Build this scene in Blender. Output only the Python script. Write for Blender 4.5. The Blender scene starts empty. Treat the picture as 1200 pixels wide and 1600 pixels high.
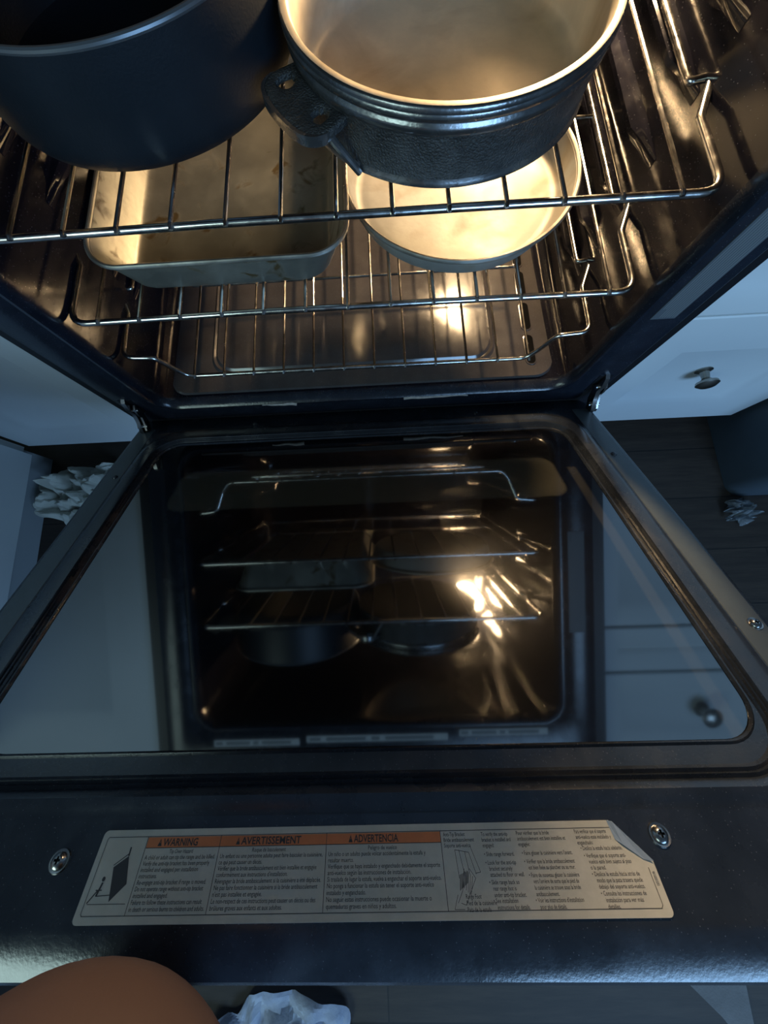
import bpy, bmesh, math, random
from mathutils import Vector, Matrix, noise
random.seed(7)
PI = math.pi
sc = bpy.context.scene
COL = sc.collection

# ------------------------------------------------------------------ camera
CAM = Vector((0.02847, -0.26335, 0.58178))
ROT = ((0.99841736, -0.03485885, -0.04413203), (-0.04436547, -0.97045778, -0.23715692), (-0.03456126, 0.23873953, -0.97046842))
FPX, CXP, CYP = 629.134, 571.95, 739.035
cd = bpy.data.cameras.new('camera'); cam = bpy.data.objects.new('camera', cd); COL.objects.link(cam)
r_, d_, f_ = [Vector(v) for v in ROT]
m3 = Matrix((r_, -d_, -f_)).transposed()
cam.matrix_world = Matrix.Translation(CAM) @ m3.to_4x4()
cd.sensor_fit = 'VERTICAL'; cd.sensor_height = 36.0; cd.sensor_width = 27.0
cd.lens = FPX/1600*36.0
cd.shift_x = (600-CXP)/1600; cd.shift_y = (CYP-800)/1600
cd.clip_start = 0.01; cd.clip_end = 50
sc.camera = cam

# ------------------------------------------------------------------ world and room light
w = bpy.data.worlds.new('World'); sc.world = w; w.use_nodes = True
bg = w.node_tree.nodes['Background']; bg.inputs[0].default_value = (0.22, 0.36, 0.55, 1); bg.inputs[1].default_value = 0.10
def area(name, loc, target, size, col, power):
    l = bpy.data.lights.new(name, 'AREA'); l.shape = 'RECTANGLE'; l.size = size[0]; l.size_y = size[1]
    l.color = col; l.energy = power
    o = bpy.data.objects.new(name, l); COL.objects.link(o); o.location = loc
    o.rotation_euler = (Vector(target)-Vector(loc)).to_track_quat('-Z', 'Y').to_euler()
    return o
area('window_light', (1.0, -2.1, 1.15), (0.4, 0, 0), (1.1, 0.9), (0.32, 0.60, 1.0), 23)
area('room_light', (-1.6, -2.0, 1.7), (-0.3, 0, 0), (1.2, 1.0), (0.66, 0.95, 0.92), 13)
vs = sc.view_settings
vs.view_transform = 'Standard'; vs.look = 'None'; vs.gamma = 1.0; vs.use_curve_mapping = False
vs.exposure = 0.75

# ------------------------------------------------------------------ materials
def mat(name, base, rough=.5, metal=0, ior=1.5, bump=0, bscale=60, vary=0, vscale=8, coat=0, col2=None, specks=0, aniso=None, stretch=None, rvar=0):
    m = bpy.data.materials.new(name); m.use_nodes = True; nt = m.node_tree; N = nt.nodes; L = nt.links
    b = N['Principled BSDF']; b.inputs['Base Color'].default_value = (*base, 1); b.inputs['Roughness'].default_value = rough
    b.inputs['Metallic'].default_value = metal; b.inputs['IOR'].default_value = ior
    if coat: b.inputs['Coat Weight'].default_value = coat; b.inputs['Coat Roughness'].default_value = .05
    tc = N.new('ShaderNodeTexCoord'); src = tc.outputs['Object']
    if stretch:
        mp = N.new('ShaderNodeMapping'); mp.inputs['Scale'].default_value = stretch; L.new(src, mp.inputs[0]); src = mp.outputs[0]
    last = None
    if vary or col2:
        n = N.new('ShaderNodeTexNoise'); n.inputs['Scale'].default_value = vscale; n.inputs['Detail'].default_value = 6; n.inputs['Roughness'].default_value = .62
        L.new(src, n.inputs['Vector'])
        cr = N.new('ShaderNodeValToRGB'); cr.color_ramp.elements[0].position = .38; cr.color_ramp.elements[1].position = .66
        c2 = col2 or tuple(min(1, c*(1+vary)) for c in base)
        cr.color_ramp.elements[0].color = (*base, 1); cr.color_ramp.elements[1].color = (*c2, 1)
        L.new(n.outputs['Fac'], cr.inputs[0]); last = cr.outputs[0]; L.new(last, b.inputs['Base Color'])
        if rvar:
            mr = N.new('ShaderNodeMapRange'); mr.inputs['From Min'].default_value = .3; mr.inputs['From Max'].default_value = .7
            mr.inputs['To Min'].default_value = max(.02, rough-rvar); mr.inputs['To Max'].default_value = rough+rvar
            L.new(n.outputs['Fac'], mr.inputs[0]); L.new(mr.outputs[0], b.inputs['Roughness'])
    if specks:
        v = N.new('ShaderNodeTexVoronoi'); v.inputs['Scale'].default_value = specks; L.new(src, v.inputs['Vector'])
        c = N.new('ShaderNodeValToRGB'); c.color_ramp.elements[0].color = (1, 1, 1, 1); c.color_ramp.elements[0].position = .06
        c.color_ramp.elements[1].color = (0, 0, 0, 1); c.color_ramp.elements[1].position = .13
        L.new(v.outputs['Distance'], c.inputs[0])
        mx = N.new('ShaderNodeMix'); mx.data_type = 'RGBA'; L.new(c.outputs[0], mx.inputs[0])
        if last: L.new(last, mx.inputs[6])
        else: mx.inputs[6].default_value = (*base, 1)
        mx.inputs[7].default_value = (.13, .14, .16, 1)
        L.new(mx.outputs[2], b.inputs['Base Color'])
    if bump:
        n2 = N.new('ShaderNodeTexNoise'); n2.inputs['Scale'].default_value = bscale; n2.inputs['Detail'].default_value = 4; L.new(src, n2.inputs['Vector'])
        bp = N.new('ShaderNodeBump'); bp.inputs['Strength'].default_value = bump; bp.inputs['Distance'].default_value = .002
        L.new(n2.outputs['Fac'], bp.inputs['Height']); L.new(bp.outputs[0], b.inputs['Normal'])
    return m
def emit(name, col, s):
    m = bpy.data.materials.new(name); m.use_nodes = True; nt = m.node_tree; b = nt.nodes['Principled BSDF']
    b.inputs['Base Color'].default_value = (0, 0, 0, 1); b.inputs['Emission Color'].default_value = (*col, 1); b.inputs['Emission Strength'].default_value = s
    return m
M = dict(
 frame=mat('blue_black_enamel', (.010, .013, .021), .22, ior=1.6, bump=.10, bscale=400, specks=420, vary=.5, vscale=30, rvar=.08),
 cavity=mat('cavity_enamel', (.006, .006, .010), .12, ior=1.48, bump=.16, bscale=14, vary=.5, vscale=25, specks=300, rvar=.05),
 cavfloor=mat('cavity_floor_enamel', (.055, .050, .050), .16, ior=1.65, bump=.06, bscale=30, vary=.3, vscale=25, specks=300, rvar=.05),
 side=mat('black_side', (.006, .007, .010), .45),
 door=mat('door_enamel', (.018, .023, .032), .25, ior=1.7, bump=.05, bscale=500, specks=380, vary=.6, vscale=20, rvar=.1),
 doorside=mat('door_grey_edge', (.085, .105, .115), .40, bump=.1, bscale=400, vary=.3, vscale=10),
 void=mat('dark_slot', (.002, .002, .002), .9, ior=1.2),
 gasket=mat('gasket_black', (.008, .009, .011), .3, bump=.3, bscale=120),
 chrome=mat('rack_chrome', (.62, .60, .57), .2, 1.0, vary=.25, vscale=90, rvar=.08),
 steel=mat('hinge_steel', (.38, .37, .36), .25, 1.0),
 blackpot=mat('black_anodised', (.008, .011, .015), .42, ior=1.45, bump=.12, bscale=500, vary=.3, vscale=12),
 blackrim=mat('pot_rim_worn', (.12, .13, .14), .32, .5),
 castout=mat('cast_metal_dark', (.048, .047, .045), .42, .5, bump=.9, bscale=650, vary=.7, vscale=60, rvar=.1),
 castrim=mat('cast_metal_machined', (.20, .20, .20), .26, .9, bump=.1, bscale=300, vary=.4, vscale=30, rvar=.08),
 castin=mat('cast_aluminium_inside', (.46, .42, .34), .36, .9, bump=.12, bscale=45, vary=.3, vscale=16, col2=(.62, .58, .50), rvar=.10),
 tin=mat('tinned_pan', (.52, .49, .42), .36, .92, bump=.08, bscale=120, col2=(.68, .65, .58), vscale=26, rvar=.1),
 white=mat('cabinet_paint', (.66, .70, .71), .45, vary=.04, vscale=4),
 counter=mat('counter_stone', (.30, .29, .28), .3, vary=.5, vscale=40),
 wall=mat('wall_paint', (.50, .51, .50), .8),
 knob=mat('brushed_nickel', (.36, .34, .30), .28, 1.0),
 toe=mat('toe_kick_paint', (.33, .36, .38), .6),
 bin=mat('bin_grey', (.055, .075, .095), .55, vary=.2, vscale=6),
 tissue=mat('tissue_paper', (.80, .80, .72), .9, bump=.5, bscale=90, vary=.15, vscale=20),
 cloth=mat('pale_cloth', (.50, .54, .66), .9, bump=.4, bscale=200, col2=(.80, .84, .92), vscale=14),
 mat=mat('grey_mat', (.12, .115, .115), .9, bump=.4, bscale=300, vary=.2, vscale=30),
 skin=mat('skin', (.085, .056, .052), .55, bump=.06, bscale=300, vary=.1, vscale=12),
 shorts=mat('dark_shorts', (.03, .03, .035), .9, bump=.3, bscale=300),
 paper=mat('label_paper', (.52, .53, .48), .42, bump=.15, bscale=90, col2=(.62, .62, .57), vscale=35),
 ink=mat('label_ink', (.045, .045, .05), .55),
 orange=mat('label_orange', (.62, .20, .075), .45, vary=.15, vscale=60),
 foil=mat('label_fold', (.40, .50, .62), .25, .3, bump=.6, bscale=60),
 graylab=mat('frame_label_grey', (.085, .10, .115), .5),
 grayline=mat('frame_label_print', (.17, .19, .20), .5),
 strip=mat('strip_label', (.55, .56, .55), .5, vary=.15, vscale=80),
 scuff=mat('worn_scuff', (.36, .33, .31), .5, vary=.4, vscale=150),
 plastic=mat('clear_plastic', (.55, .60, .64), .15, ior=1.45, bump=.5, bscale=40),
 bulb=emit('bulb_glow', (1.0, .68, .36), 260),
)
M['plastic'].node_tree.nodes['Principled BSDF'].inputs['Transmission Weight'].default_value = .7

def stained(name, base, dark, nscale, lo, hi, met=.45, rough=.45):
    m = mat(name, base, rough, met, bump=.1, bscale=120, col2=tuple(c*1.25 for c in base), vscale=20, rvar=.1)
    nt = m.node_tree; N = nt.nodes; L = nt.links; b = N['Principled BSDF']
    prev = b.inputs['Base Color'].links[0].from_socket
    n = N.new('ShaderNodeTexNoise'); n.inputs['Scale'].default_value = nscale; n.inputs['Detail'].default_value = 8; n.inputs['Distortion'].default_value = .8
    tc = N.new('ShaderNodeTexCoord'); L.new(tc.outputs['Object'], n.inputs['Vector'])
    cr = N.new('ShaderNodeValToRGB'); cr.color_ramp.elements[0].position = lo; cr.color_ramp.elements[1].position = hi
    cr.color_ramp.elements[0].color = (0, 0, 0, 1); cr.color_ramp.elements[1].color = (1, 1, 1, 1)
    L.new(n.outputs['Fac'], cr.inputs[0])
    mx = N.new('ShaderNodeMix'); mx.data_type = 'RGBA'; L.new(cr.outputs[0], mx.inputs[0]); L.new(prev, mx.inputs[6]); mx.inputs[7].default_value = (*dark, 1)
    L.new(mx.outputs[2], b.inputs['Base Color'])
    m2 = N.new('ShaderNodeMath'); m2.operation = 'MULTIPLY_ADD'; m2.inputs[1].default_value = -met*.9; m2.inputs[2].default_value = met
    L.new(cr.outputs[0], m2.inputs[0]); L.new(m2.outputs[0], b.inputs['Metallic'])
    return m
M['bakepan'] = stained('stained_baking_pan', (.26, .25, .21), (.075, .05, .02), 34, .585, .68, .7, .40)
M['cast_in'] = stained('discoloured_aluminium', (.54, .47, .36), (.30, .21, .11), 13, .50, .85)
M['tinpan'] = stained('scratched_tin_pan', (.29, .28, .25), (.19, .14, .075), 16, .50, .85, .3, .55)

def wood_floor():
    m = mat('dark_wood_floor', (.026, .017, .012), .7, col2=(.044, .030, .021), vscale=9, stretch=(1.0, 9, 1), bump=.15, bscale=30)
    nt = m.node_tree; N = nt.nodes; L = nt.links; b = N['Principled BSDF']
    prev = b.inputs['Base Color'].links[0].from_socket
    tc = N.new('ShaderNodeTexCoord'); br = N.new('ShaderNodeTexBrick'); br.inputs['Scale'].default_value = 1
    br.inputs['Brick Width'].default_value = .9; br.inputs['Row Height'].default_value = .12; br.inputs['Mortar Size'].default_value = .0015
    br.inputs['Color1'].default_value = (1, 1, 1, 1); br.inputs['Color2'].default_value = (.75, .75, .75, 1); br.inputs['Mortar'].default_value = (.2, .2, .2, 1)
    L.new(tc.outputs['Object'], br.inputs['Vector'])
    mx = N.new('ShaderNodeMix'); mx.data_type = 'RGBA'; mx.blend_type = 'MULTIPLY'; mx.inputs[0].default_value = 1
    L.new(prev, mx.inputs[6]); L.new(br.outputs['Color'], mx.inputs[7]); L.new(mx.outputs[2], b.inputs['Base Color'])
    return m
M['floor'] = wood_floor()

# door glass: dark mirror glass with the lighter band and stripe seen through it painted into its colour
def glass_mat():
    m = bpy.data.materials.new('door_mirror_glass'); m.use_nodes = True; nt = m.node_tree; N = nt.nodes; L = nt.links
    b = N['Principled BSDF']; b.inputs['Roughness'].default_value = .045; b.inputs['IOR'].default_value = 2.45; b.inputs['Coat Weight'].default_value = .32; b.inputs['Coat Roughness'].default_value = .21
    tc = N.new('ShaderNodeTexCoord'); sp = N.new('ShaderNodeSeparateXYZ'); L.new(tc.outputs['UV'], sp.inputs[0])
    def mth(op, a, c, d=None):
        n = N.new('ShaderNodeMath'); n.operation = op
        for i, v in enumerate((a, c, d)):
            if v is None: continue
            if isinstance(v, (int, float)): n.inputs[i].default_value = v
            else: L.new(v, n.inputs[i])
        return n.outputs[0]
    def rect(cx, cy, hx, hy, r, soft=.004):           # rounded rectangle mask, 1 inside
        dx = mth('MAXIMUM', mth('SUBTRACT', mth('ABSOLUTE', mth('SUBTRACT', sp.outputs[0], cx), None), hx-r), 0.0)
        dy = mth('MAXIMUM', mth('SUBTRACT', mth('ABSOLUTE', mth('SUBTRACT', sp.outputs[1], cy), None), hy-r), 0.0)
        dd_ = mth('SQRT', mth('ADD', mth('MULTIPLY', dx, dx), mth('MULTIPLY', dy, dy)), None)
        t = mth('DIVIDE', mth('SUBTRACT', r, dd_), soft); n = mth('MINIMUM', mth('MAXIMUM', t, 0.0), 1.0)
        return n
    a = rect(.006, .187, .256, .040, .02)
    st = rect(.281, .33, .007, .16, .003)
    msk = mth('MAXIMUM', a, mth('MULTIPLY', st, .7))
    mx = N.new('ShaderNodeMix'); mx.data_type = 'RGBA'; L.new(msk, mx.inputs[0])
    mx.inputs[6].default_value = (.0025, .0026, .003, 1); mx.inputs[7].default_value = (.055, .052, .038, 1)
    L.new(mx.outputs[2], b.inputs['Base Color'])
    return m
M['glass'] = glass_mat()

# ------------------------------------------------------------------ helpers
def obj(name, bm, mats, parent=None, smooth=True, sharp=35):
    me = bpy.data.meshes.new(name)
    bmesh.ops.recalc_face_normals(bm, faces=bm.faces)
    bm.to_mesh(me); bm.free()
    for m in (mats if isinstance(mats, (list, tuple)) else [mats]): me.materials.append(M[m] if isinstance(m, str) else m)
    o = bpy.data.objects.new(name, me); COL.objects.link(o)
    if parent:
        o.parent = parent
        root = parent
        while root.parent: root = root.parent
        if root.type == 'EMPTY':
            T = Matrix.Translation(-root.location); me.transform(T)
    if smooth:
        me.polygons.foreach_set('use_smooth', [True]*len(me.polygons))
        try: me.set_sharp_from_angle(angle=math.radians(sharp))
        except Exception: pass
    me.update()
    return o
def thing(name, label, cat, loc=(0, 0, 0), group=None):
    o = bpy.data.objects.new(name, None); COL.objects.link(o); o.location = loc; o.empty_display_size = .05
    tag(o, label, cat, group); return o
def tag(o, label, cat, group=None):
    o['label'] = label; o['category'] = cat
    if group: o['group'] = group
    return o
def struct(name, bm, m):
    o = obj(name, bm, m, smooth=False); o['kind'] = 'structure'; return o
def box(bm, x0, x1, y0, y1, z0, z1, mi=0, bev=0):
    r = bmesh.ops.create_cube(bm, size=1)
    vs_ = r['verts']
    for v in vs_: v.co = Vector(((x0+x1)/2+v.co.x*(x1-x0), (y0+y1)/2+v.co.y*(y1-y0), (z0+z1)/2+v.co.z*(z1-z0)))
    fs = set(f for v in vs_ for f in v.link_faces)
    for f in fs: f.material_index = mi
    if bev:
        es = set(e for v in vs_ for e in v.link_edges)
        bmesh.ops.bevel(bm, geom=list(es), offset=bev, segments=2, profile=.5, affect='EDGES')
def tube(bm, pts, r, n=10, closed=False, mi=0, cap=True):
    pts = [Vector(p) for p in pts]; K = len(pts)
    rs = r if isinstance(r, (list, tuple)) else [r]*K
    rings = []; up = None
    for i, p in enumerate(pts):
        if closed: t = (pts[(i+1) % K]-pts[i-1])
        else: t = pts[min(i+1, K-1)]-pts[max(i-1, 0)]
        t.normalize()
        if up is None:
            up = Vector((0, 0, 1)) if abs(t.z) < .9 else Vector((1, 0, 0))
        s = t.cross(up).normalized(); up = s.cross(t).normalized()
        rings.append([bm.verts.new(p+(s*math.cos(2*PI*k/n)+up*math.sin(2*PI*k/n))*rs[i]) for k in range(n)])
    for i in range(K if closed else K-1):
        A, B_ = rings[i], rings[(i+1) % K]
        for k in range(n):
            f = bm.faces.new((A[k], A[(k+1) % n], B_[(k+1) % n], B_[k])); f.material_index = mi
    if cap and not closed:
        bm.faces.new(rings[0]).material_index = mi; bm.faces.new(rings[-1]).material_index = mi
def fillet(pts, rad, n=5):
    """polyline with rounded corners; rad = number or one per inner point"""
    pts = [Vector(p) for p in pts]; out = [pts[0]]
    for i in range(1, len(pts)-1):
        r = rad[i-1] if isinstance(rad, (list, tuple)) else rad
        a, b, c = pts[i-1], pts[i], pts[i+1]
        u = (a-b).normalized(); v = (c-b).normalized(); ang = u.angle(v)
        d = min(r/math.tan(ang/2), (a-b).length*.48, (c-b).length*.48) if ang < PI-.01 else 0
        if d < 1e-5: out.append(b); continue
        p0 = b+u*d; p1 = b+v*d
        for k in range(n+1):
            t = k/n; out.append((1-t)**2*p0+2*t*(1-t)*b+t*t*p1)
    out.append(pts[-1]); return out
def lathe(bm, prof, c, n=96, mi=None):
    rings = []
    for (r, z) in prof:
        if r < 1e-6: rings.append([bm.verts.new((c[0], c[1], z))])
        else: rings.append([bm.verts.new((c[0]+r*math.cos(2*PI*k/n), c[1]+r*math.sin(2*PI*k/n), z)) for k in range(n)])
    for i in range(len(rings)-1):
        A, B_ = rings[i], rings[i+1]; m_ = mi[i] if mi else 0
        for k in range(n):
            k2 = (k+1) % n
            if len(A) == 1 and len(B_) == 1: continue
            if len(A) == 1: f = bm.faces.new((A[0], B_[k], B_[k2]))
            elif len(B_) == 1: f = bm.faces.new((A[k], A[k2], B_[0]))
            else: f = bm.faces.new((A[k], A[k2], B_[k2], B_[k]))
            f.material_index = m_
def rrect(x0, x1, y0, y1, r, n=8):
    P = []
    for (cx_, cy_, a0) in ((x1-r, y1-r, 0), (x0+r, y1-r, 90), (x0+r, y0+r, 180), (x1-r, y0+r, 270)):
        for k in range(n+1):
            a = math.radians(a0+90*k/n); P.append((cx_+r*math.cos(a), cy_+r*math.sin(a)))
    return P
def loft(bm, rings, caps=(False, False), mi=None):
    R = [[bm.verts.new(p) for p in ring] for ring in rings]; n = len(R[0])
    for i in range(len(R)-1):
        for k in range(n):
            f = bm.faces.new((R[i][k], R[i][(k+1) % n], R[i+1][(k+1) % n], R[i+1][k]))
            if mi: f.material_index = mi[i]
    if caps[0]: bm.faces.new(R[0])
    if caps[1]: bm.faces.new(R[-1])
    return R
FLOOR = -.39
TOP = .640

# ------------------------------------------------------------------ room shell
bm = bmesh.new(); box(bm, -2.4, 2.6, -2.8, .75, FLOOR-.05, FLOOR); struct('floor', bm, 'floor')
bm = bmesh.new(); box(bm, -2.4, 2.6, .75, .80, FLOOR, 2.0); struct('wall_back', bm, 'wall')
bm = bmesh.new(); box(bm, -2.45, -2.4, -2.8, .80, FLOOR, 2.0); struct('wall_left', bm, 'wall')

# ------------------------------------------------------------------ kitchen cabinets
CY = .05; CBZ = -.292
def recessed_panel(bm, x0, x1, z0, z1, y, rail=.095, dep=.008, bev=.014, th=.02):
    """shaker panel facing -y"""
    def ring(i, yy): return [(x0+i, yy, z0+i), (x1-i, yy, z0+i), (x1-i, yy, z1-i), (x0+i, yy, z1-i)]
    loft(bm, [ring(0, y+th), ring(0, y+.002), ring(.002, y), ring(rail, y), ring(rail+bev, y+dep)], caps=(True, True))
def knob_bm(bm, x, z, y):
    prof = [(0, 0), (.013, 0), (.0135, -.002), (.0075, -.005), (.006, -.016), (.0095, -.020), (.0165, -.023), (.0175, -.027), (.012, -.031), (0, -.032)]
    n = 32; prev = None
    for (r, h) in prof:
        ring = [bm.verts.new((x+max(r, 1e-4)*math.cos(2*PI*k/n), y+h, z+max(r, 1e-4)*math.sin(2*PI*k/n))) for k in range(n)]
        if prev:
            for k in range(n): bm.faces.new((prev[k], prev[(k+1) % n], ring[(k+1) % n], ring[k]))
        prev = ring
    bm.faces.new(prev)
# right drawer cabinet
t = thing('drawer_cabinet', 'white drawer cabinet with round nickel knob right of the oven', 'cabinet', (.615, .4, FLOOR))
bm = bmesh.new(); box(bm, .412, .822, CY+.022, .74, CBZ+.005, TOP-.035); obj('body', bm, 'white', t, smooth=False)
bm = bmesh.new(); box(bm, .412, .822, CY+.10, .70, FLOOR, CBZ+.004); obj('toe_kick', bm, 'toe', t, smooth=False)
for (z0, z1, kn) in ((CBZ-.010, .088, .024), (.093, .360, 0), (.364, .445, None), (.449, TOP-.040, 0)):
    bm = bmesh.new(); recessed_panel(bm, .414, .822, z0, z1, CY, rail=.09 if z0 < 0 else .03); dr = obj('drawer', bm, 'white', t)
    if kn is None: continue
    bm = bmesh.new(); knob_bm(bm, .600, (z0+z1)/2+kn, CY+.008); obj('knob', bm, 'knob', dr)
# left cabinet beside the oven
t = thing('base_cabinet', 'pale painted base cabinet with recessed panel door, left of the oven', 'cabinet', (-.59, .4, FLOOR))
bm = bmesh.new(); box(bm, -.776, -.405, CY+.022, .74, CBZ+.012, TOP-.035); obj('body', bm, 'white', t, smooth=False)
bm = bmesh.new(); box(bm, -.776, -.405, CY+.10, .70, FLOOR, CBZ+.011); obj('toe_kick', bm, 'toe', t, smooth=False)
bm = bmesh.new(); recessed_panel(bm, -.790, -.410, CBZ+.008, TOP-.045, CY, rail=.088); obj('door', bm, 'white', t)
# left return run facing +x
t = thing('return_cabinet', 'pale cabinet run coming forward at far left, at right angles to the panelled one', 'cabinet', (-1.05, -.5, FLOOR))
XL = -.797
bm = bmesh.new(); box(bm, -1.35, XL-.002, -1.3, .048, CBZ+.010, TOP-.035); obj('body', bm, 'white', t, smooth=False)
bm = bmesh.new(); box(bm, -1.35, XL-.022, -1.3, .048, FLOOR, CBZ+.009); obj('toe_kick', bm, 'toe', t, smooth=False)
bm = bmesh.new(); box(bm, XL-.001, XL+.016, -.60, .030, CBZ+.004, TOP-.045, bev=.002); obj('door', bm, 'white', t)
bm = bmesh.new(); box(bm, XL-.001, XL+.016, -1.25, -.605, CBZ+.004, TOP-.045, bev=.002); obj('door', bm, 'white', t)
# countertops
for nm, a, lab in (('countertop', (.412, 1.5, .03, .745), 'speckled stone countertop right of the oven'), ('countertop', (-1.38, -.412, .03, .745), 'speckled stone countertop left of the oven')):
    bm = bmesh.new(); box(bm, a[0], a[1], a[2], a[3], TOP-.032, TOP, bev=.003); o = obj(nm, bm, 'counter'); tag(o, lab, 'countertop')
# dark bin at the right
t = thing('trash_bin', 'dark slate grey bin standing on the floor beside the white drawers', 'bin', (1.0, .1, FLOOR))
bm = bmesh.new(); loft(bm, [[(x, y, FLOOR) for x, y in rrect(.842, 1.15, -.12, .30, .03)], [(x, y, .18) for x, y in rrect(.832, 1.16, -.128, .31, .035)]], caps=(True, True)); obj('body', bm, 'bin', t)
bm = bmesh.new(); loft(bm, [[(x, y, z) for x, y in rrect(.828+i, 1.164-i, -.135+i, .315-i, .04)] for i, z in ((0, .182), (0, .20), (.012, .212))], caps=(True, True)); obj('lid', bm, 'side', t)

# ------------------------------------------------------------------ the range: frame, cavity, labels
rng = thing('oven_range', 'black enamel oven range with its door half open and lamp lit', 'oven', (0, .3, FLOOR))
XS0, XS1 = -.393, .402      # outer sides
OX0, OX1, OZ0, OZ1 = -.306, .314, .012, .492   # opening
CD = .455                   # cavity depth
# front frame: slab with rounded opening, stepped lip
bm = bmesh.new()
def fr(x0, x1, z0, z1, r, y): return [(px, y, pz) for px, pz in rrect(x0, x1, z0, z1, r, 10)]
loft(bm, [fr(XS0+.022, XS1-.022, -.075, TOP-.03, .004, .05), fr(XS0+.022, XS1-.022, -.075, TOP-.03, .004, .002),
          fr(XS0+.025, XS1-.025, -.072, TOP-.033, .004, 0), fr(OX0-.022, OX1+.022, OZ0-.026, OZ1+.022, .045, 0),
          fr(OX0-.018, OX1+.018, OZ0-.022, OZ1+.018, .042, .0035), fr(OX0-.012, OX1+.012, OZ0-.016, OZ1+.012, .038, .0035),
          fr(OX0-.009, OX1+.009, OZ0-.011, OZ1+.009, .036, -.004), fr(OX0-.004, OX1+.004, OZ0-.005, OZ1+.004, .034, -.0055), fr(OX0, OX1, OZ0, OZ1, .032, 0), fr(OX0, OX1, OZ0, OZ1, .032, .012)])
obj('front_frame', bm, 'frame', rng, sharp=50)
# cavity liner (open box with wall thickness), corrugated shelf guides on both sides
bm = bmesh.new()
def cv(i, y, r=.032): return [(px, y, pz) for px, pz in rrect(OX0-i, OX1+i, OZ0-i, OZ1+i, r, 10)]
loft(bm, [cv(0, .011), cv(-.001, .05), cv(-.004, CD-.03), cv(-.012, CD-.008), cv(-.03, CD, .02)], caps=(False, True))
obj('cavity_liner', bm, 'cavity', rng, sharp=60)
def ledge(side, z, y0=.165, y1=.425, dep=.014, h=.018):
    bm = bmesh.new(); X = (OX1-.002) if side > 0 else (OX0+.002); s = -side
    rings = []
    for y, k in ((y0-.045, 0.0), (y0-.022, .35), (y0, 1), (y1, 1), (y1+.015, 0.02)):
        d = dep*k; hh = h*(.55+.45*k)
        rings.append([(X-s*.004, y, z-hh), (X+s*d*.35, y, z-hh*.8), (X+s*d, y, z-hh*.25), (X+s*d, y, z+hh*.05), (X+s*d*.55, y, z+hh*.3), (X-s*.004, y, z+hh*.35)])
    loft(bm, rings, caps=(True, True)); return bm
for side in (-1, 1):
    for z in (.404, .362, .313, .256, .200, .150, .105):
        obj('shelf_guide', ledge(side, z), 'cavity', rng, sharp=30)
# floor panel with raised field, vent slots
bm = bmesh.new()
loft(bm, [[(px, py, z) for px, py in rrect(-.295+i, .300-i, .014+i, .435-i, .03, 8)] for i, z in ((0, .0135), (.002, .0165))]+[[(px, py, z) for px, py in rrect(-.228+i, .214-i, .042+i, .39-i, .03, 8)] for i, z in ((0, .0172), (.003, .0202), (.006, .0182), (.009, .0212), (.04, .0222))], caps=(False, True))
obj('cavity_floor', bm, 'cavfloor', rng, sharp=25)
for (ya, yb) in ((.035, .083), (.093, .140), (.150, .198), (.208, .256), (.266, .312)):
    bm = bmesh.new(); loft(bm, [[(px, py, z) for px, py in rrect(.259-i, .272+i, ya-i, yb+i, .0062+i*.5, 6)] for i, z in ((.002, .0165), (.0015, .0180), (0, .0184), (0, .0180))], caps=(False, True), mi=[0, 0, 1])
    for f in bm.faces:
        if len(f.verts) > 4: f.material_index = 1
    obj('vent_slot', bm, ['cavfloor', 'void'], rng)
# outer body
bm = bmesh.new(); box(bm, XS0, XS0+.014, .012, .70, -.30, TOP-.028); box(bm, XS1-.014, XS1, .012, .70, -.30, TOP-.028)
box(bm, XS0+.014, XS1-.014, .50, .70, -.30, TOP-.03); obj('side_panel', bm, 'side', rng, smooth=False)
bm = bmesh.new(); box(bm, XS0, XS1, .0, .70, TOP-.026, TOP+.004, bev=.004); obj('cooktop', bm, 'side', rng)
bm = bmesh.new(); box(bm, XS0+.004, XS1-.004, .006, .48, -.33, -.09, bev=.004); obj('storage_drawer', bm, 'side', rng)
for sx in (XS0+.05, XS1-.05):
    for sy in (.06, .62): bm = bmesh.new(); tube(bm, [(sx, sy, FLOOR), (sx, sy, -.29)], .016, 16); obj('levelling_foot', bm, 'side', rng)
# corner posts either side of the frame: dark recess strip
for xa, xb in ((XS0, XS0+.022), (XS1-.022, XS1)):
    bm = bmesh.new(); box(bm, xa, xb, .010, .014, -.29, TOP-.03); obj('edge_trim', bm, 'side', rng, smooth=False)
# data label on the right of the frame
bm = bmesh.new(); box(bm, .337, .364, -.0009, .0005, .172, .345)
for k in range(9):
    xx = .3395+k*.0027; box(bm, xx, xx+.0010, -.0011, -.0004, .175 if k > 1 else .19, .342, mi=1)
obj('data_label', bm, ['graylab', 'grayline'], rng, smooth=False)
# strip labels above the opening
for (xa, xb, zc) in ((-.286, -.134, .527), (-.121, .126, .523), (.146, .297, .517)):
    bm = bmesh.new(); box(bm, xa, xb, -.0011, .0004, zc-.006, zc+.006)
    L_ = xb-xa
    for u0, u1 in ((.02, .10), (.14, .42), (.46, .52), (.56, .90)):
        box(bm, xa+L_*u0, xa+L_*u1, -.0014, -.0005, zc-.0028, zc+.0028, mi=1)
    obj('strip_label', bm, ['strip', 'grayline'], rng, smooth=False)
# scuffs on the lower lip
for xa, xb in ((-.150, -.096), (.070, .168)):
    bm = bmesh.new(); pts = []
    for k in range(9): pts.append((xa+(xb-xa)*k/8, -.0052+.0004*math.sin(k*2.1), OZ0-.0075+.0008*math.sin(k*1.3)))
    if xa < 0: rs = [.0009+.0022*(k/8) for k in range(9)]
    else: rs = [.0028-.0018*(k/8) for k in range(9)]
    tube(bm, pts, rs, 8); obj('worn_scuff', bm, 'scuff', rng)
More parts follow.
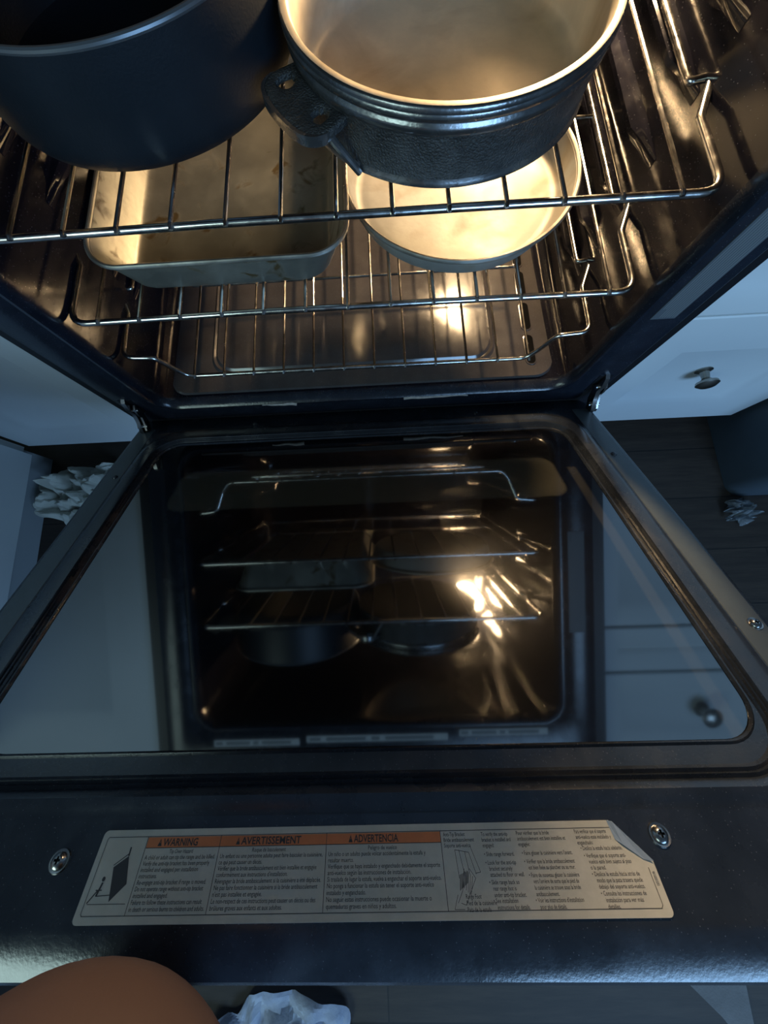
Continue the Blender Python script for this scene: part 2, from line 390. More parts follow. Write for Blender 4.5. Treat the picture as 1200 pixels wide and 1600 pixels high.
# hinge arms
for sx in (-.352, .362):
    bm = bmesh.new()
    pr2 = [(.002, .040), (-.006, .036), (-.012, .022), (-.012, .008), (-.020, -.004), (-.032, -.016), (-.034, -.026), (-.024, -.030), (-.010, -.018), (-.002, .002), (.002, .020)]
    loft(bm, [[(xx, y, z) for y, z in pr2] for xx in (sx-.003, sx+.003)], caps=(True, True))
    R2_ = [[(xx, y*.8-.004, z*.7-.006) for y, z in pr2] for xx in (sx+.0055, sx+.0085)]
    loft(bm, R2_, caps=(True, True))
    tube(bm, [(sx-.006, -.006, .012), (sx+.010, -.006, .012)], .0042, 12); tube(bm, [(sx-.006, -.022, -.016), (sx+.010, -.022, -.016)], .0042, 12)
    obj('hinge', bm, 'steel', rng)
    bm = bmesh.new(); box(bm, sx-.010, sx+.010, -.0008, .001, -.012, .036, bev=.0003); obj('hinge_slot', bm, 'side', rng)
# oven lamp (in the back wall, top right)
LX, LZ = .250, .436
bm = bmesh.new()
prof = [(.034, CD-.004), (.034, CD-.010), (.0315, CD-.014), (.030, CD-.010), (.030, CD-.004)]
def ylathe(bm, prof, x, z, n=40):
    prev = None
    for r, y in prof:
        ring = [bm.verts.new((x+r*math.cos(2*PI*k/n), y, z+r*math.sin(2*PI*k/n))) for k in range(n)]
        if prev:
            for k in range(n): bm.faces.new((prev[k], prev[(k+1) % n], ring[(k+1) % n], ring[k]))
        prev = ring
ylathe(bm, prof, LX, LZ); obj('lamp_bezel', bm, 'chrome', rng)
bm = bmesh.new()
ylathe(bm, [(.0001, CD-.052)]+[(.029*math.sin(a*PI/2/8)+.0001, CD-.028-.024*math.cos(a*PI/2/8)) for a in range(1, 9)]+[(.029, CD-.008)], LX, LZ)
obj('oven_lamp', bm, 'bulb', rng)
pl_ = bpy.data.lights.new('oven_lamp_light', 'POINT'); pl_.energy = 4.0; pl_.color = (1.0, .68, .36); pl_.shadow_soft_size = .022
po = bpy.data.objects.new('oven_lamp_light', pl_); COL.objects.link(po); po.location = (LX-.002, CD-.082, LZ)

# ------------------------------------------------------------------ the door
ANG = .6377
DD = Vector((0, -math.cos(ANG), math.sin(ANG))); DN = Vector((0, math.sin(ANG), math.cos(ANG))); D0 = Vector((0, 0, -.04692))
def D(x, s, h=0.0): return D0+Vector((x, 0, 0))+DD*s+DN*h
def dring(X, s0, s1, r, h, n=10): return [D(px, ps, h) for px, ps in rrect(-X, X, s0, s1, r, n)]
bm = bmesh.new()
# x-centre of the door is at 0; rings from glass edge outward
rings = [(.300, .080, .4855, .030, -.0015), (.3000, .080, .4855, .030, .0005), (.3015, .0785, .487, .031, .0022), (.3035, .0765, .4885, .033, .0004),
         (.3050, .075, .500, .034, .0004), (.3065, .0735, .5025, .036, .0030), (.3085, .0715, .5045, .038, .0008), (.3100, .070, .506, .040, .0034),
         (.3120, .068, .508, .042, .0010), (.3135, .066, .510, .044, .0044), (.3250, .050, .514, .054, .0062), (.3325, .043, .520, .058, .0040), (.3345, .040, .524, .060, .0010)]
loft(bm, [dring(*r) for r in rings]+[dring(.3605, .004, .5735, .012, .0008), dring(.3650, .001, .5770, .014, -.0006), dring(.3670, 0.0, .5870, .015, -.0060), dring(.3675, 0.0, .5945, .015, -.013), dring(.3675, 0.0, .596, .015, -.030), dring(.360, .004, .590, .010, -.036)], caps=(False, True),
     mi=[0]*13+[1, 1, 1, 1, 1, 1][:5])
dr = obj('door', bm, ['door', 'door'], rng, sharp=40)
# glass pane with UV = (x, s)
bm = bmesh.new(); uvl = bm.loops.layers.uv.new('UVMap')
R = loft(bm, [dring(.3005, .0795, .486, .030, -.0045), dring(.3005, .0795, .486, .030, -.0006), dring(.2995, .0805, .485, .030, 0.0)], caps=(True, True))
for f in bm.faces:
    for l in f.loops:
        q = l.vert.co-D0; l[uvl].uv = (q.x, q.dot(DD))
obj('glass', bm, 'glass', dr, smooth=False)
# painted side edges of the door (greyer metal)
for sgn in (-1, 1):
    bm = bmesh.new()
    xs = [.336, .3365, .3595, .3615]; hs = [.0009, .0014, .0014, .0004]
    R_ = []
    for s in (.030, .034, .556, .560):
        e = 0 if .033 < s < .558 else .0008
        R_.append([D(sgn*x, s, h-e) for x, h in zip(xs, hs)])
    vv = [[bm.verts.new(p) for p in r] for r in R_]
    for i in range(3):
        for k in range(3): bm.faces.new((vv[i][k], vv[i][k+1], vv[i+1][k+1], vv[i+1][k]))
    obj('side_rail', bm, 'doorside', dr)
# screws
def screw(x, s, r=.0075, pit=True, mt='steel'):
    bm = bmesh.new(); n = 28; prev = None
    for rr, h in ((r*1.35, .0009), (r*1.25, .0022), (r, .0020), (r*.85, .0038), (r*.45, .0046)):
        ring = [bm.verts.new(D(x+rr*math.cos(2*PI*k/n), s+rr*math.sin(2*PI*k/n), h)) for k in range(n)]
        if prev:
            for k in range(n): bm.faces.new((prev[k], prev[(k+1) % n], ring[(k+1) % n], ring[k]))
        prev = ring
    # cross recess
    cr = []
    a = r*.42; b_ = r*.14
    for px, py in ((a, b_), (b_, b_), (b_, a), (-b_, a), (-b_, b_), (-a, b_), (-a, -b_), (-b_, -b_), (-b_, -a), (b_, -a), (b_, -b_), (a, -b_)):
        cr.append((px, py))
    ring = [bm.verts.new(D(x+r*.45*math.cos(2*PI*k/12+.3), s+r*.45*math.sin(2*PI*k/12+.3), .0046)) for k in range(12)]
    top = [bm.verts.new(D(x+px, s+py, .0046)) for px, py in cr]; bot = [bm.verts.new(D(x+px*.8, s+py*.8, .0028)) for px, py in cr]
    for k in range(12):
        bm.faces.new((ring[k], ring[(k+1) % 12], top[(k+1) % 12], top[k])); f = bm.faces.new((top[k], top[(k+1) % 12], bot[(k+1) % 12], bot[k])); f.material_index = 1
    f = bm.faces.new(bot); f.material_index = 1
    return obj('screw', bm, [mt, 'side'], dr, sharp=50)
screw(.194, .5365, .0048); screw(-.189, .5455, .0048); screw(.352, .3985, .0045)
for x, s in ((-.171, .030), (.186, .030), (-.345, .152), (.346, .150)):
    bm = bmesh.new(); n = 16; prev = None
    for rr, h in ((.0042, .0005), (.0036, .0026), (.0018, .0036), (.0002, .0038)):
        ring = [bm.verts.new(D(x+rr*math.cos(2*PI*k/n), s+rr*math.sin(2*PI*k/n), h)) for k in range(n)]
        if prev:
            for k in range(n): bm.faces.new((prev[k], prev[(k+1) % n], ring[(k+1) % n], ring[k]))
        prev = ring
    obj('rivet', bm, 'steel' if s < .1 else 'door', dr)
# handle bar on the outer face of the door
bm = bmesh.new()
hp = fillet([D(-.31, .545, -.035), D(-.31, .545, -.075), D(.31, .545, -.075), D(.31, .545, -.035)], .02)
tube(bm, hp, .011, 14); obj('handle', bm, 'side', dr)

# ---- warning label
LX0, LX1, LS0, LS1 = -.1655, .1835, .5300, .5725
def Lp(u, v, h): return D(LX0+(LX1-LX0)*u, LS0+(LS1-LS0)*v+(-.0018*(u-.5)), .0019+h)
LW, LH = LX1-LX0, LS1-LS0
bm = bmesh.new()
def poly(pts, h, mi):
    f = bm.faces.new([bm.verts.new(Lp(u, v, h)) for u, v in pts]); f.material_index = mi; return f
def quad(u0, v0, u1, v1, h, mi): poly([(u0, v0), (u1, v0), (u1, v1), (u0, v1)], h, mi)
def line(a, b, wd, h=.00012, mi=1):
    ax, ay = a[0]*LW, a[1]*LH; bx, by = b[0]*LW, b[1]*LH
    dx, dy = bx-ax, by-ay; l = math.hypot(dx, dy) or 1; nx, ny = -dy/l*wd/2, dx/l*wd/2
    poly([((ax+nx)/LW, (ay+ny)/LH), ((bx+nx)/LW, (by+ny)/LH), ((bx-nx)/LW, (by-ny)/LH), ((ax-nx)/LW, (ay-ny)/LH)], h, mi)
# paper outline: rounded, with torn upper right corner
cr_ = .0028
out = []
def arc(cu, cvv, a0, a1):
    for k in range(6):
        a = math.radians(a0+(a1-a0)*k/5); out.append((cu+cr_/LW*math.cos(a), cvv+cr_/LH*math.sin(a)))
arc(cr_/LW, cr_/LH, 180, 270)
out += [(.948, 0), (.985, .30), (1.0, .46)]
arc(1-cr_/LW, 1-cr_/LH, 0, 90); arc(cr_/LW, 1-cr_/LH, 90, 180)
top = [bm.verts.new(Lp(u, v, 0)) for u, v in out]; bot = [bm.verts.new(Lp(u, v, -.0010)) for u, v in out]
bm.faces.new(top)
for k in range(len(top)): bm.faces.new((top[k], top[(k+1) % len(top)], bot[(k+1) % len(top)], bot[k]))
# folded foil corner
def poly3(pts, mi):
    f = bm.faces.new([bm.verts.new(Lp(u, v, h)) for u, v, h in pts]); f.material_index = mi
poly3([(.944, .0, .0002), (.952, .02, .0016), (.958, .28, .0009), (.948, .22, .0002)], 3)
poly3([(.952, .02, .0016), (1.0, .46, .0012), (.985, .44, .0003), (.958, .28, .0009)], 3)
# frame lines
B0, B1 = .035, .965; V0, V1 = .085, .915
lw = .00032
line((.012, V0), (.947, V0), lw); line((.012, V1), (.985, V1), lw); line((.0105, V0+.02), (.0105, V1-.02), lw); line((.9875, .52), (.9875, V1-.03), lw)
line((.9875, V1-.03), (.984, V1), lw); line((.0105, V1-.02), (.013, V1), lw); line((.0105, V0+.02), (.013, V0), lw)
for u in (.088, .228, .427, .637): line((u, V0), (u, V1), lw)
# orange headers
for a, b in ((.089, .2275), (.2285, .4265), (.4275, .6365)): quad(a, V0+.008, b, .215, .00006, 2); line((a, .215), (b, .215), lw)
# pictogram: tipping range and child
poly([(.052, .78), (.040, .42), (.062, .30), (.074, .60)], .0001, 1)
line((.039, .40), (.062, .27), .0005); line((.0615, .30), (.061, .20), .0009); line((.015, .80), (.083, .80), .00028)
line((.025, .72), (.050, .71), .0004); line((.014, .79), (.026, .66), .0007); line((.026, .72), (.030, .58), .0011); line((.022, .66), (.033, .66), .0005)
poly([(.0295+.003*math.cos(k*PI/4), .545+.028*math.sin(k*PI/4)) for k in range(8)], .0001, 1)
# drawing of bracket
for a, b in (((.660, .30), (.662, .60)), ((.660, .30), (.684, .33)), ((.684, .33), (.692, .56)), ((.667, .30), (.672, .56)), ((.677, .32), (.681, .56)), ((.672, .50), (.665, .72)), ((.681, .50), (.690, .60)), ((.690, .60), (.668, .86)),
             ((.665, .72), (.655, .84)), ((.668, .86), (.660, .84)), ((.673, .52), (.668, .70)), ((.676, .52), (.671, .72)), ((.679, .54), (.674, .74)), ((.682, .56), (.676, .76)), ((.685, .58), (.678, .78)), ((.688, .26), (.700, .54)), ((.700, .54), (.691, .55)), ((.648, .90), (.656, .76)), ((.648, .90), (.665, .90))):
    line(a, b, .00022)
for k in range(8): line((.664+k*.002, .56-k*.005), (.661+k*.002, .72-k*.01), .0003)
# writing
def text(s, u, v, hgt, width=None, bold=False, rot=0, align='L', mi=1):
    """one line of writing; hgt in label heights, width in label widths"""
    c = bpy.data.curves.new('t', 'FONT'); c.body = s; c.size = 1; c.resolution_u = 2
    if bold: c.offset = .018
    o = bpy.data.objects.new('t', c); COL.objects.link(o)
    dg = bpy.context.evaluated_depsgraph_get(); me = o.evaluated_get(dg).to_mesh()
    if not me.vertices: return
    xs = [vt.co.x for vt in me.vertices]; x0_, x1_ = min(xs), max(xs)
    hh = hgt*LH/.70
    sx = (width*LW/(x1_-x0_)) if width else hh*.5
    wd = (x1_-x0_)*sx/LW
    off = {'L': 0, 'C': -wd/2}[align]
    vm = []
    for vt in me.vertices:
        px = (vt.co.x-x0_)*sx/LW; py = vt.co.y*hh/LH
        if rot: px, py = (vt.co.y*hh/LW*rot), -(vt.co.x-x0_)*sx*rot/LH
        vm.append(bm.verts.new(Lp(u+px+off, v-py, .00016)))
    for p in me.polygons:
        try: f = bm.faces.new([vm[i] for i in p.vertices]); f.material_index = mi
        except ValueError: pass
    o.evaluated_get(dg).to_mesh_clear(); bpy.data.objects.remove(o); bpy.data.curves.remove(c)
def tri(u, v):
    poly([(u, v), (u+.0075, v), (u+.00375, v-.085)], .00012, 1); poly([(u+.0031, v-.035), (u+.0044, v-.035), (u+.00375, v-.065)], .0002, 2)
tri(.110, .195); text('WARNING', .1195, .195, .085, .066, True)
tri(.258, .195); text('AVERTISSEMENT', .2675, .195, .085, .112, True)
tri(.468, .195); text('ADVERTENCIA', .4775, .195, .085, .082, True)
def block(lines, u, w, v0=.345, dv=.0665, hgt=.050):
    for i, (s, fr_) in enumerate(lines): text(s, u, v0+i*dv, hgt, w*fr_)
text('Tip Over Hazard', .158, .280, .048, .044, align='C'); text('Risque de basculement', .322, .280, .048, .062, align='C'); text('Peligro de vuelco', .53, .280, .048, .052, align='C')
block([('A child or adult can tip the range and be killed.', 1), ('Verify the anti-tip bracket has been properly', .94), ('installed and engaged per installation', .80), ('instructions.', .25), ('Re-engage anti-tip bracket if range is moved.', .95),
       ('Do not operate range without anti-tip bracket', .93), ('installed and engaged.', .47), ('Failure to follow these instructions can result', .95), ('in death or serious burns to children and adults.', 1)], .0925, .131)
block([('Un enfant ou une personne adulte peut faire basculer la cuisinière,', 1), ('ce qui peut causer un décès.', .42), ('Vérifier que la bride antibasculement est bien installée et engagée', .95), ('conformément aux instructions d\'installation.', .68), ('Réengager la bride antibasculement si la cuisinière a été déplacée.', 1),
       ('Ne pas faire fonctionner la cuisinière si la bride antibasculement', .97), ('n\'est pas installée et engagée.', .46), ('Le non-respect de ces instructions peut causer un décès ou des', .96), ('brûlures graves aux enfants et aux adultes.', .66)], .233, .188)
block([('Un niño o un adulto puede volcar accidentalmente la estufa y', .88), ('resultar muerto.', .23), ('Verifique que se haya instalado y enganchado debidamente el soporte', 1), ('anti-vuelco según las instrucciones de instalación.', .74), ('Si traslada de lugar la estufa, vuelva a enganchar el soporte anti-vuelco.', 1),
       ('No ponga a funcionar la estufa sin tener el soporte anti-vuelco', .93), ('instalado y enganchado.', .34), ('No seguir estas instrucciones puede ocasionar la muerte o', .90), ('quemaduras graves en niños y adultos.', .60)], .432, .199)
def small(lines, u, w, v, dv=.062, hgt=.046):
    for i, (s, fr_) in enumerate(lines):
        text(s, u+(.005 if s[0] != '•' else 0), v+i*dv, hgt, w*fr_)
small([('Anti-Tip Bracket', .72), ('Bride antibasculement', 1), ('Soporte anti-vuelco', .86)], .637, .055, .15)
small([('Range Foot', .5), ('Pied de la cuisinière', .95), ('Pata de la estufa', .75)], .664, .052, .800)
small([('To verify the anti-tip', 1), ('bracket is installed and', 1.08), ('engaged:', .42)], .706, .048, .155)
small([('• Slide range forward.', 1)], .711, .053, .375); small([('• Look for the anti-tip', 1), ('bracket securely', .75), ('attached to floor or wall.', 1.1)], .711, .053, .465); small([('• Slide range back so', 1), ('rear range foot is', .76), ('under anti-tip bracket.', 1.05)], .712, .051, .665)
small([('• See installation', .8), ('instructions for details.', 1.05)], .714, .051, .845)
small([('Pour vérifier que la bride', .72), ('antibasculement est bien installée et', 1.05), ('engagée:', .25)], .770, .082, .150)
small([('• Faire glisser la cuisinière vers l\'avant.', 1)], .778, .088, .370); small([('• Vérifier que la bride antibasculement', 1), ('est bien fixée au plancher ou au mur.', .92)], .779, .087, .460)
small([('• Faire de nouveau glisser la cuisinière', 1), ('vers l\'arrière de sorte que le pied de', .9), ('la cuisinière se trouve sous la bride', .9), ('antibasculement.', .45)], .782, .085, .600)
small([('• Voir les instructions d\'installation', .95), ('pour plus de détails.', .52)], .784, .083, .845)
small([('Para verificar que el soporte', .86), ('anti-vuelco esté instalado y', .95), ('enganchado:', .42)], .875, .066, .145)
small([('• Deslice la estufa hacia adelante.', 1)], .883, .072, .330); small([('• Verifique que el soporte anti-', .97), ('vuelco esté bien sujeto al piso', .98), ('o la pared.', .35)], .885, .074, .410)
small([('• Deslice la estufa hacia atrás de', 1), ('modo que la pata trasera quede', .95), ('debajo del soporte anti-vuelco.', .95)], .889, .080, .600); small([('• Consulte las instrucciones de', .95), ('instalación para ver más', .78), ('detalles.', .26)], .894, .078, .790)
text('W10331593', .9905, .56, .040, None, rot=1.0)
lab = obj('warning_label', bm, ['paper', 'ink', 'orange', 'foil'], dr, smooth=False)
lab['label'] = 'cream warning label with orange headers and a folded corner'

# ------------------------------------------------------------------ racks
CHM = 'chrome'
def rack_parts(t, z, x0, dx, n, zw=None, offset=False):
    bm = bmesh.new(); yb = .415
    if not offset:
        right = [(.10, .012, z), (.302, .010, z), (.301, .085, z), (.318, .126, z+.002), (.3005, .124, z), (.3005, yb, z), (.10, yb, z)]
        rad = [.020, .01, .0035, .004, .02]
        Rr = fillet(right, rad, 6)
        Ll = [Vector((-p.x, p.y, p.z)) for p in reversed(Rr)]
        tube(bm, Rr+Ll, .0034, 12, closed=True)
    else:
        zl = z-.054
        half = [(.10, .018, zl), (.238, .018, zl), (.250, .020, zl+.018), (.262, .020, z-.004), (.301, .020, z), (.301, .085, z), (.318, .126, z+.002), (.3005, .124, z), (.3005, yb, z), (.264, yb, z), (.246, yb, zl), (.10, yb, zl)]
        Rr = fillet(half, [.02, .02, .012, .014, .01, .0035, .004, .02, .012, .01], 5)
        Ll = [Vector((-p.x-.0, p.y, p.z)) for p in reversed(Rr)]
        tube(bm, Rr+Ll, .0030, 12, closed=True)
    fr_ = obj('frame', bm, CHM, t)
    zz = (z-.054 if offset else z)
    for k in range(n):
        x = x0+dx*k; bm = bmesh.new()
        ya = .0105 if not offset else .0165
        tube(bm, fillet([(x, ya-.004, zz+.0022), (x, ya, zz+.0040), (x, yb+.001, zz+.0038)], .002, 3), .00185, 8); obj('wire', bm, CHM, t)
    for yc in ((.250,) if not offset else (.168, .33)):
        e = .3005 if not offset else .243
        bm = bmesh.new(); tube(bm, [(-e, yc, zz+.0000), (e, yc, zz+.0000)], .0023, 10); obj('crossbar', bm, CHM, t)
t1 = thing('oven_rack', 'chrome oven rack, topmost, carrying the black pot and the cast pot', 'oven rack', (0, .21, .321), 'oven racks'); rack_parts(t1, .321, -.262, .0442, 13)
t2 = thing('oven_rack', 'chrome oven rack in the middle, carrying the rectangular and round baking pans', 'oven rack', (0, .21, .208), 'oven racks'); rack_parts(t2, .208, -.269, .04525, 13)
t3 = thing('oven_rack', 'empty chrome oven rack at the bottom with a dropped front', 'oven rack', (0, .21, .120), 'oven racks'); rack_parts(t3, .120, -.2290, .04275, 12, offset=True)

# ------------------------------------------------------------------ big black pot
c = (-.159, .181); ZB = .3270; R1 = .131
t = thing('black_pot', 'large matt black pot at the left on the topmost rack', 'pot', (c[0], c[1], ZB))
bm = bmesh.new()
lathe(bm, [(0, ZB), (R1-.022, ZB), (R1-.012, ZB+.0022), (R1-.005, ZB+.007), (R1-.0015, ZB+.014), (R1, ZB+.024), (R1+.0015, ZB+.086), (R1-.002, ZB+.086), (R1-.0035, ZB+.03), (R1-.010, ZB+.010), (R1-.024, ZB+.004), (0, ZB+.004)], c, 128)
obj('body', bm, 'blackpot', t)
bm = bmesh.new(); tube(bm, [(c[0]+(R1)*math.cos(2*PI*k/96), c[1]+(R1)*math.sin(2*PI*k/96), ZB+.0872) for k in range(96)], .0025, 10, closed=True); obj('rim', bm, 'blackrim', t)

# ------------------------------------------------------------------ cast pot
c = (.0925, .139); ZB = .3270; R2 = .1195
t = thing('cast_pot', 'wide dark cast metal pot with bright inside and side handle, topmost rack', 'pot', (c[0], c[1], ZB))
bm = bmesh.new()
prof = [(0, ZB), (R2-.012, ZB), (R2-.004, ZB+.0012), (R2-.001, ZB+.004), (R2-.0015, ZB+.007), (R2-.0030, ZB+.009), (R2-.0012, ZB+.040), (R2-.0008, ZB+.042)]
lathe(bm, prof, c, 128, [0]*3+[1, 1, 0, 0]); obj('body', bm, ['castout', 'castrim'], t, sharp=50)
bm = bmesh.new()
lathe(bm, [(R2-.0008, ZB+.0415), (R2+.0010, ZB+.044), (R2+.0010, ZB+.0485), (R2-.0006, ZB+.0495), (R2-.0006, ZB+.0510), (R2+.0022, ZB+.0525), (R2+.0026, ZB+.0545), (R2+.0008, ZB+.0558), (R2+.0008, ZB+.0568), (R2+.0028, ZB+.0580), (R2+.0026, ZB+.0605), (R2+.0012, ZB+.0617), (R2-.0025, ZB+.0612)], c, 128)
obj('rim', bm, 'castrim', t, sharp=60)
bm = bmesh.new()
lathe(bm, [(R2+.0012, ZB+.0620), (R2-.0028, ZB+.0622), (R2-.0042, ZB+.0600), (R2-.0055, ZB+.056), (R2-.0075, ZB+.016), (R2-.011, ZB+.0085), (R2-.018, ZB+.0060), (.05, ZB+.0052), (0, ZB+.0052)], c, 128)
obj('cooking_surface', bm, 'cast_in', t, sharp=80)
# handle: bracket plate with two holes, outer lip and strut to the base
def P(rr, deg, z): return Vector((c[0]+rr*math.cos(math.radians(deg)), c[1]+rr*math.sin(math.radians(deg)), z))
bm = bmesh.new(); zt = ZB+.0405; zb_ = ZB+.0345
A0, A1 = 196.0, 230.0; na, nr = 40, 12
def outer(a):
    t_ = abs((a-(A0+A1)/2)/((A1-A0)/2)); return R2+.0005+.0295*(max(0, 1-t_**5.0))**.5
keep = {}
vt, vb = {}, {}
for i in range(na+1):
    a = A0+(A1-A0)*i/na
    for j in range(nr+1):
        rr = (R2-.002)+(outer(a)-(R2-.002))*j/nr
        vt[i, j] = bm.verts.new(P(rr, a, zt-.0015*j/nr)); vb[i, j] = bm.verts.new(P(rr, a, zb_-.0015*j/nr))
def inhole(i, j):
    a = A0+(A1-A0)*(i+.5)/na; rr = (R2-.002)+(outer(a)-(R2-.002))*(j+.5)/nr
    for ac, rc, ra, rb in ((203.0, R2+.0105, 2.9, .0072), (222.6, R2+.0095, 2.7, .0068)):
        if ((a-ac)/ra)**2+((rr-rc)/rb)**2 < 1: return True
    return False
solid = {(i, j): not inhole(i, j) for i in range(na) for j in range(nr)}
for i in range(na):
    for j in range(nr):
        if not solid[i, j]: continue
        bm.faces.new((vt[i, j], vt[i+1, j], vt[i+1, j+1], vt[i, j+1])); bm.faces.new((vb[i, j], vb[i, j+1], vb[i+1, j+1], vb[i+1, j]))
        for (di, dj, e0, e1) in ((-1, 0, (i, j), (i, j+1)), (1, 0, (i+1, j), (i+1, j+1)), (0, -1, (i, j), (i+1, j)), (0, 1, (i, j+1), (i+1, j+1))):
            if not solid.get((i+di, j+dj), False): bm.faces.new((vt[e0], vt[e1], vb[e1], vb[e0]))
bm.verts.ensure_lookup_table()
loose = [v for v in bm.verts if not v.link_faces]; bmesh.ops.delete(bm, geom=loose, context='VERTS')
seen = set(); isl = []
for v in bm.verts:
    if v in seen: continue
    st = [v]; seen.add(v); cur = []
    while st:
        q_ = st.pop(); cur.append(q_)
        for e in q_.link_edges:
            o_ = e.other_vert(q_)
            if o_ not in seen: seen.add(o_); st.append(o_)
    isl.append(cur)
isl.sort(key=len)
for cur in isl[:-1]: bmesh.ops.delete(bm, geom=cur, context='VERTS')
hd = obj('handle', bm, 'castout', t)
sm_ = hd.modifiers.new('smooth', 'SMOOTH'); sm_.factor = .5; sm_.iterations = 3
bm = bmesh.new()
pts = [P(outer(a)+.0005, a, zt-.0045) for a in [A0+1.2+(A1-A0-2.4)*k/30 for k in range(31)]]
R_ = []
for k, p in enumerate(pts):
    rad = (p-Vector((c[0], c[1], p.z))).normalized()
    R_.append([p-rad*.0016+Vector((0, 0, .0030)), p+rad*.0012+Vector((0, 0, .0030)), p+rad*.0014+Vector((0, 0, -.0045)), p-rad*.0018+Vector((0, 0, -.0045))])
loft(bm, R_, caps=(True, True)); obj('handle_lip', bm, 'castrim', hd, sharp=50)
bm = bmesh.new()
q = [P(R2+.0150, 228.5, zt-.006), P(R2+.0080, 231, zt-.020), P(R2+.0015, 235, ZB+.005)]
tube(bm, fillet(q, .02, 4), [.0034]*2+[.0030]*5+[.0026], 10) if False else tube(bm, [q[0], (q[0]+q[1])/2, q[1], (q[1]+q[2])/2, q[2]], [.0036, .0032, .0030, .0028, .0026], 10)
obj('handle_strut', bm, 'castrim', hd)

# ------------------------------------------------------------------ rectangular baking pan
ZB = .2140
t = thing('baking_pan', 'rectangular stained metal baking pan on the middle rack', 'baking pan', (-.12, .2, ZB))
bm = bmesh.new()
def pr_(i, z, r): return [(px, py, z) for px, py in rrect(-.250+i, .007-i, .029+i*.6, .365-i, r, 10)]
loft(bm, [pr_(.030, ZB, .022), pr_(.024, ZB+.0012, .026), pr_(.0195, ZB+.006, .028), pr_(.002, ZB+.0490, .036), pr_(.003, ZB+.0490, .035), pr_(.0205, ZB+.0065, .027), pr_(.025, ZB+.0025, .025), pr_(.031, ZB+.0015, .021)], caps=(True, True))
obj('body', bm, 'bakepan', t, sharp=50)
bm = bmesh.new(); tube(bm, [(px, py, ZB+.0495) for px, py in rrect(-.250, .007, .029, .365, .037, 12)], .0025, 10, closed=True); obj('rolled_rim', bm, 'tin', t)

# ------------------------------------------------------------------ round cake pan
c = (.126, .150); R3 = .1225
t = thing('round_cake_pan', 'round shallow silver cake pan at the right of the middle rack', 'cake pan', (c[0], c[1], ZB))
bm = bmesh.new()
lathe(bm, [(0, ZB), (R3-.018, ZB), (R3-.0125, ZB+.0012), (R3-.0095, ZB+.004), (R3-.0015, ZB+.030), (R3-.0028, ZB+.030), (R3-.0105, ZB+.005), (R3-.014, ZB+.0024), (R3-.020, ZB+.0016), (R3-.024, ZB+.0020), (R3-.028, ZB+.0014), (0, ZB+.0014)], c, 128)
obj('body', bm, 'tinpan', t, sharp=60)
bm = bmesh.new(); tube(bm, [(c[0]+R3*math.cos(2*PI*k/110), c[1]+R3*math.sin(2*PI*k/110), ZB+.0305) for k in range(110)], .0024, 10, closed=True); obj('rolled_rim', bm, 'tin', t)

# ------------------------------------------------------------------ crumpled things on the floor
def crumple(name, cx_, cy_, z0, rx, ry, h, m, seed, n=34, outline=None):
    bm = bmesh.new(); g = {}
    for i in range(n+1):
        for j in range(n+1):
            u = -1+2*i/n; v = -1+2*j/n
            uu = u*math.sqrt(1-v*v/2); vv_ = v*math.sqrt(1-u*u/2)
            ang = math.atan2(vv_, uu); rr = math.hypot(uu, vv_)
            k = 1+.28*noise.noise(Vector((math.cos(ang)*1.7+seed, math.sin(ang)*1.7, seed)))*2
            x = cx_+uu*rx*k; y = cy_+vv_*ry*k
            z = abs(noise.noise(Vector((uu*2.2+seed, vv_*2.2, .3))))*h*1.7+abs(noise.noise(Vector((uu*5+seed, vv_*5, 4.))))*h*.6
            g[i, j] = bm.verts.new((x, y, z0+.003+z*(1-.55*rr**3)))
    for i in range(n):
        for j in range(n): bm.faces.new((g[i, j], g[i+1, j], g[i+1, j+1], g[i, j+1]))
    r = bmesh.ops.solidify(bm, geom=bm.faces[:], thickness=.0016)
    return obj(name, bm, m, sharp=28)
o = crumple('crumpled_tissue', -.705, -.050, FLOOR, .105, .080, .085, 'tissue', 3.3); tag(o, 'crumpled white tissue lying on the dark floor left of the oven door', 'tissue')
o = crumple('crumpled_wrapper', .850, -.158, FLOOR, .030, .028, .045, 'plastic', 8.1, 22); tag(o, 'small crumpled clear plastic wrapper on the floor by the dark bin', 'wrapper')
o = crumple('crumpled_cloth', -.20, -1.14, FLOOR, .20, .13, .05, 'cloth', 1.9, 40); tag(o, 'pale blue-white crumpled cloth on the floor beyond the door edge', 'cloth')
bm = bmesh.new(); loft(bm, [[(.653, -.90, z), (.653, -1.12, z), (.645, -1.12, z), (.60, -1.063, z), (.53, -.995, z), (.44, -.92, z)] for z in (FLOOR+.001, FLOOR+.008)], caps=(True, True)); o = obj('floor_mat', bm, 'mat', smooth=False); tag(o, 'pale grey mat corner on the floor at the lower right', 'mat')

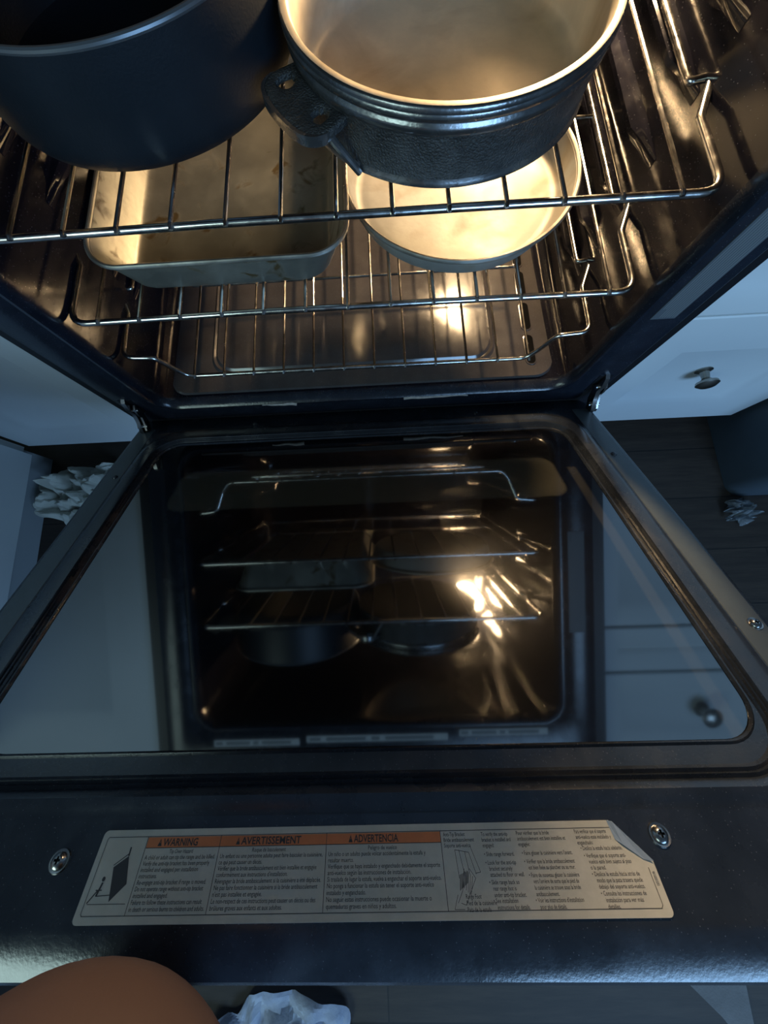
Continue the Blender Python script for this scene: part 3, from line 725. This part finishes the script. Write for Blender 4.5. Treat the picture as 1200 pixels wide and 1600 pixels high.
# ------------------------------------------------------------------ person: bent bare leg bracing the door
t = thing('person', 'person standing at the door end with one bare bent knee raised against it', 'person', (-.478, -1.02, FLOOR))
def limb_mesh(name, chains, m, vox, sm=8):
    bm = bmesh.new()
    for ch in chains:
        pts = []
        for i in range(len(ch)-1):
            A, B_ = ch[i], ch[i+1]
            for k in range(8):
                t_ = k/8; pts.append(tuple(A[j]*(1-t_)+B_[j]*t_ for j in range(4)))
        pts.append(ch[-1])
        tube(bm, [p[:3] for p in pts], [p[3] for p in pts], 24)
        for p in ch:
            bmesh.ops.create_uvsphere(bm, u_segments=20, v_segments=12, radius=p[3], matrix=Matrix.Translation(p[:3]))
    o = obj(name, bm, m, t)
    rm = o.modifiers.new('remesh', 'REMESH'); rm.mode = 'VOXEL'; rm.voxel_size = vox; rm.use_smooth_shade = True
    s_ = o.modifiers.new('smooth', 'SMOOTH'); s_.factor = .6; s_.iterations = sm
    return o
KN = D(-.106, .666, .060)
leg = [(-.36, -1.00, .52, .12), (-.30, -.93, .49, .095), (-.20, -.70, .455, .080), (KN.x, KN.y, KN.z, .083), (-.135, -.585, .300, .058), (-.20, -.72, .14, .052), (-.285, -.81, -.02, .036), (-.315, -.84, -.09, .031)]
foot = [(-.315, -.845, -.10, .031), (-.325, -.79, -.135, .028), (-.335, -.73, -.16, .020)]
stand = [(-.36, -1.00, .52, .12), (-.46, -1.03, .47, .092), (-.47, -1.02, .25, .074), (-.475, -1.0, .07, .055), (-.478, -1.02, -.08, .054), (-.48, -1.06, -.30, .034), (-.48, -1.06, -.345, .031)]
foot2 = [(-.48, -1.07, -.352, .031), (-.478, -.98, -.362, .027), (-.475, -.90, -.371, .018)]
limb_mesh('body', [leg, foot, stand, foot2, [(-.36, -1.00, .52, .12), (-.36, -1.04, .70, .12)]], 'skin', .008)
limb_mesh('shorts', [[(-.36, -1.00, .52, .134), (-.30, -.93, .49, .108), (-.245, -.81, .470, .098)], [(-.36, -1.00, .52, .134), (-.46, -1.03, .47, .106), (-.47, -1.02, .30, .095)], [(-.36, -1.00, .52, .134), (-.36, -1.04, .66, .132)]], 'shorts', .01, 4)
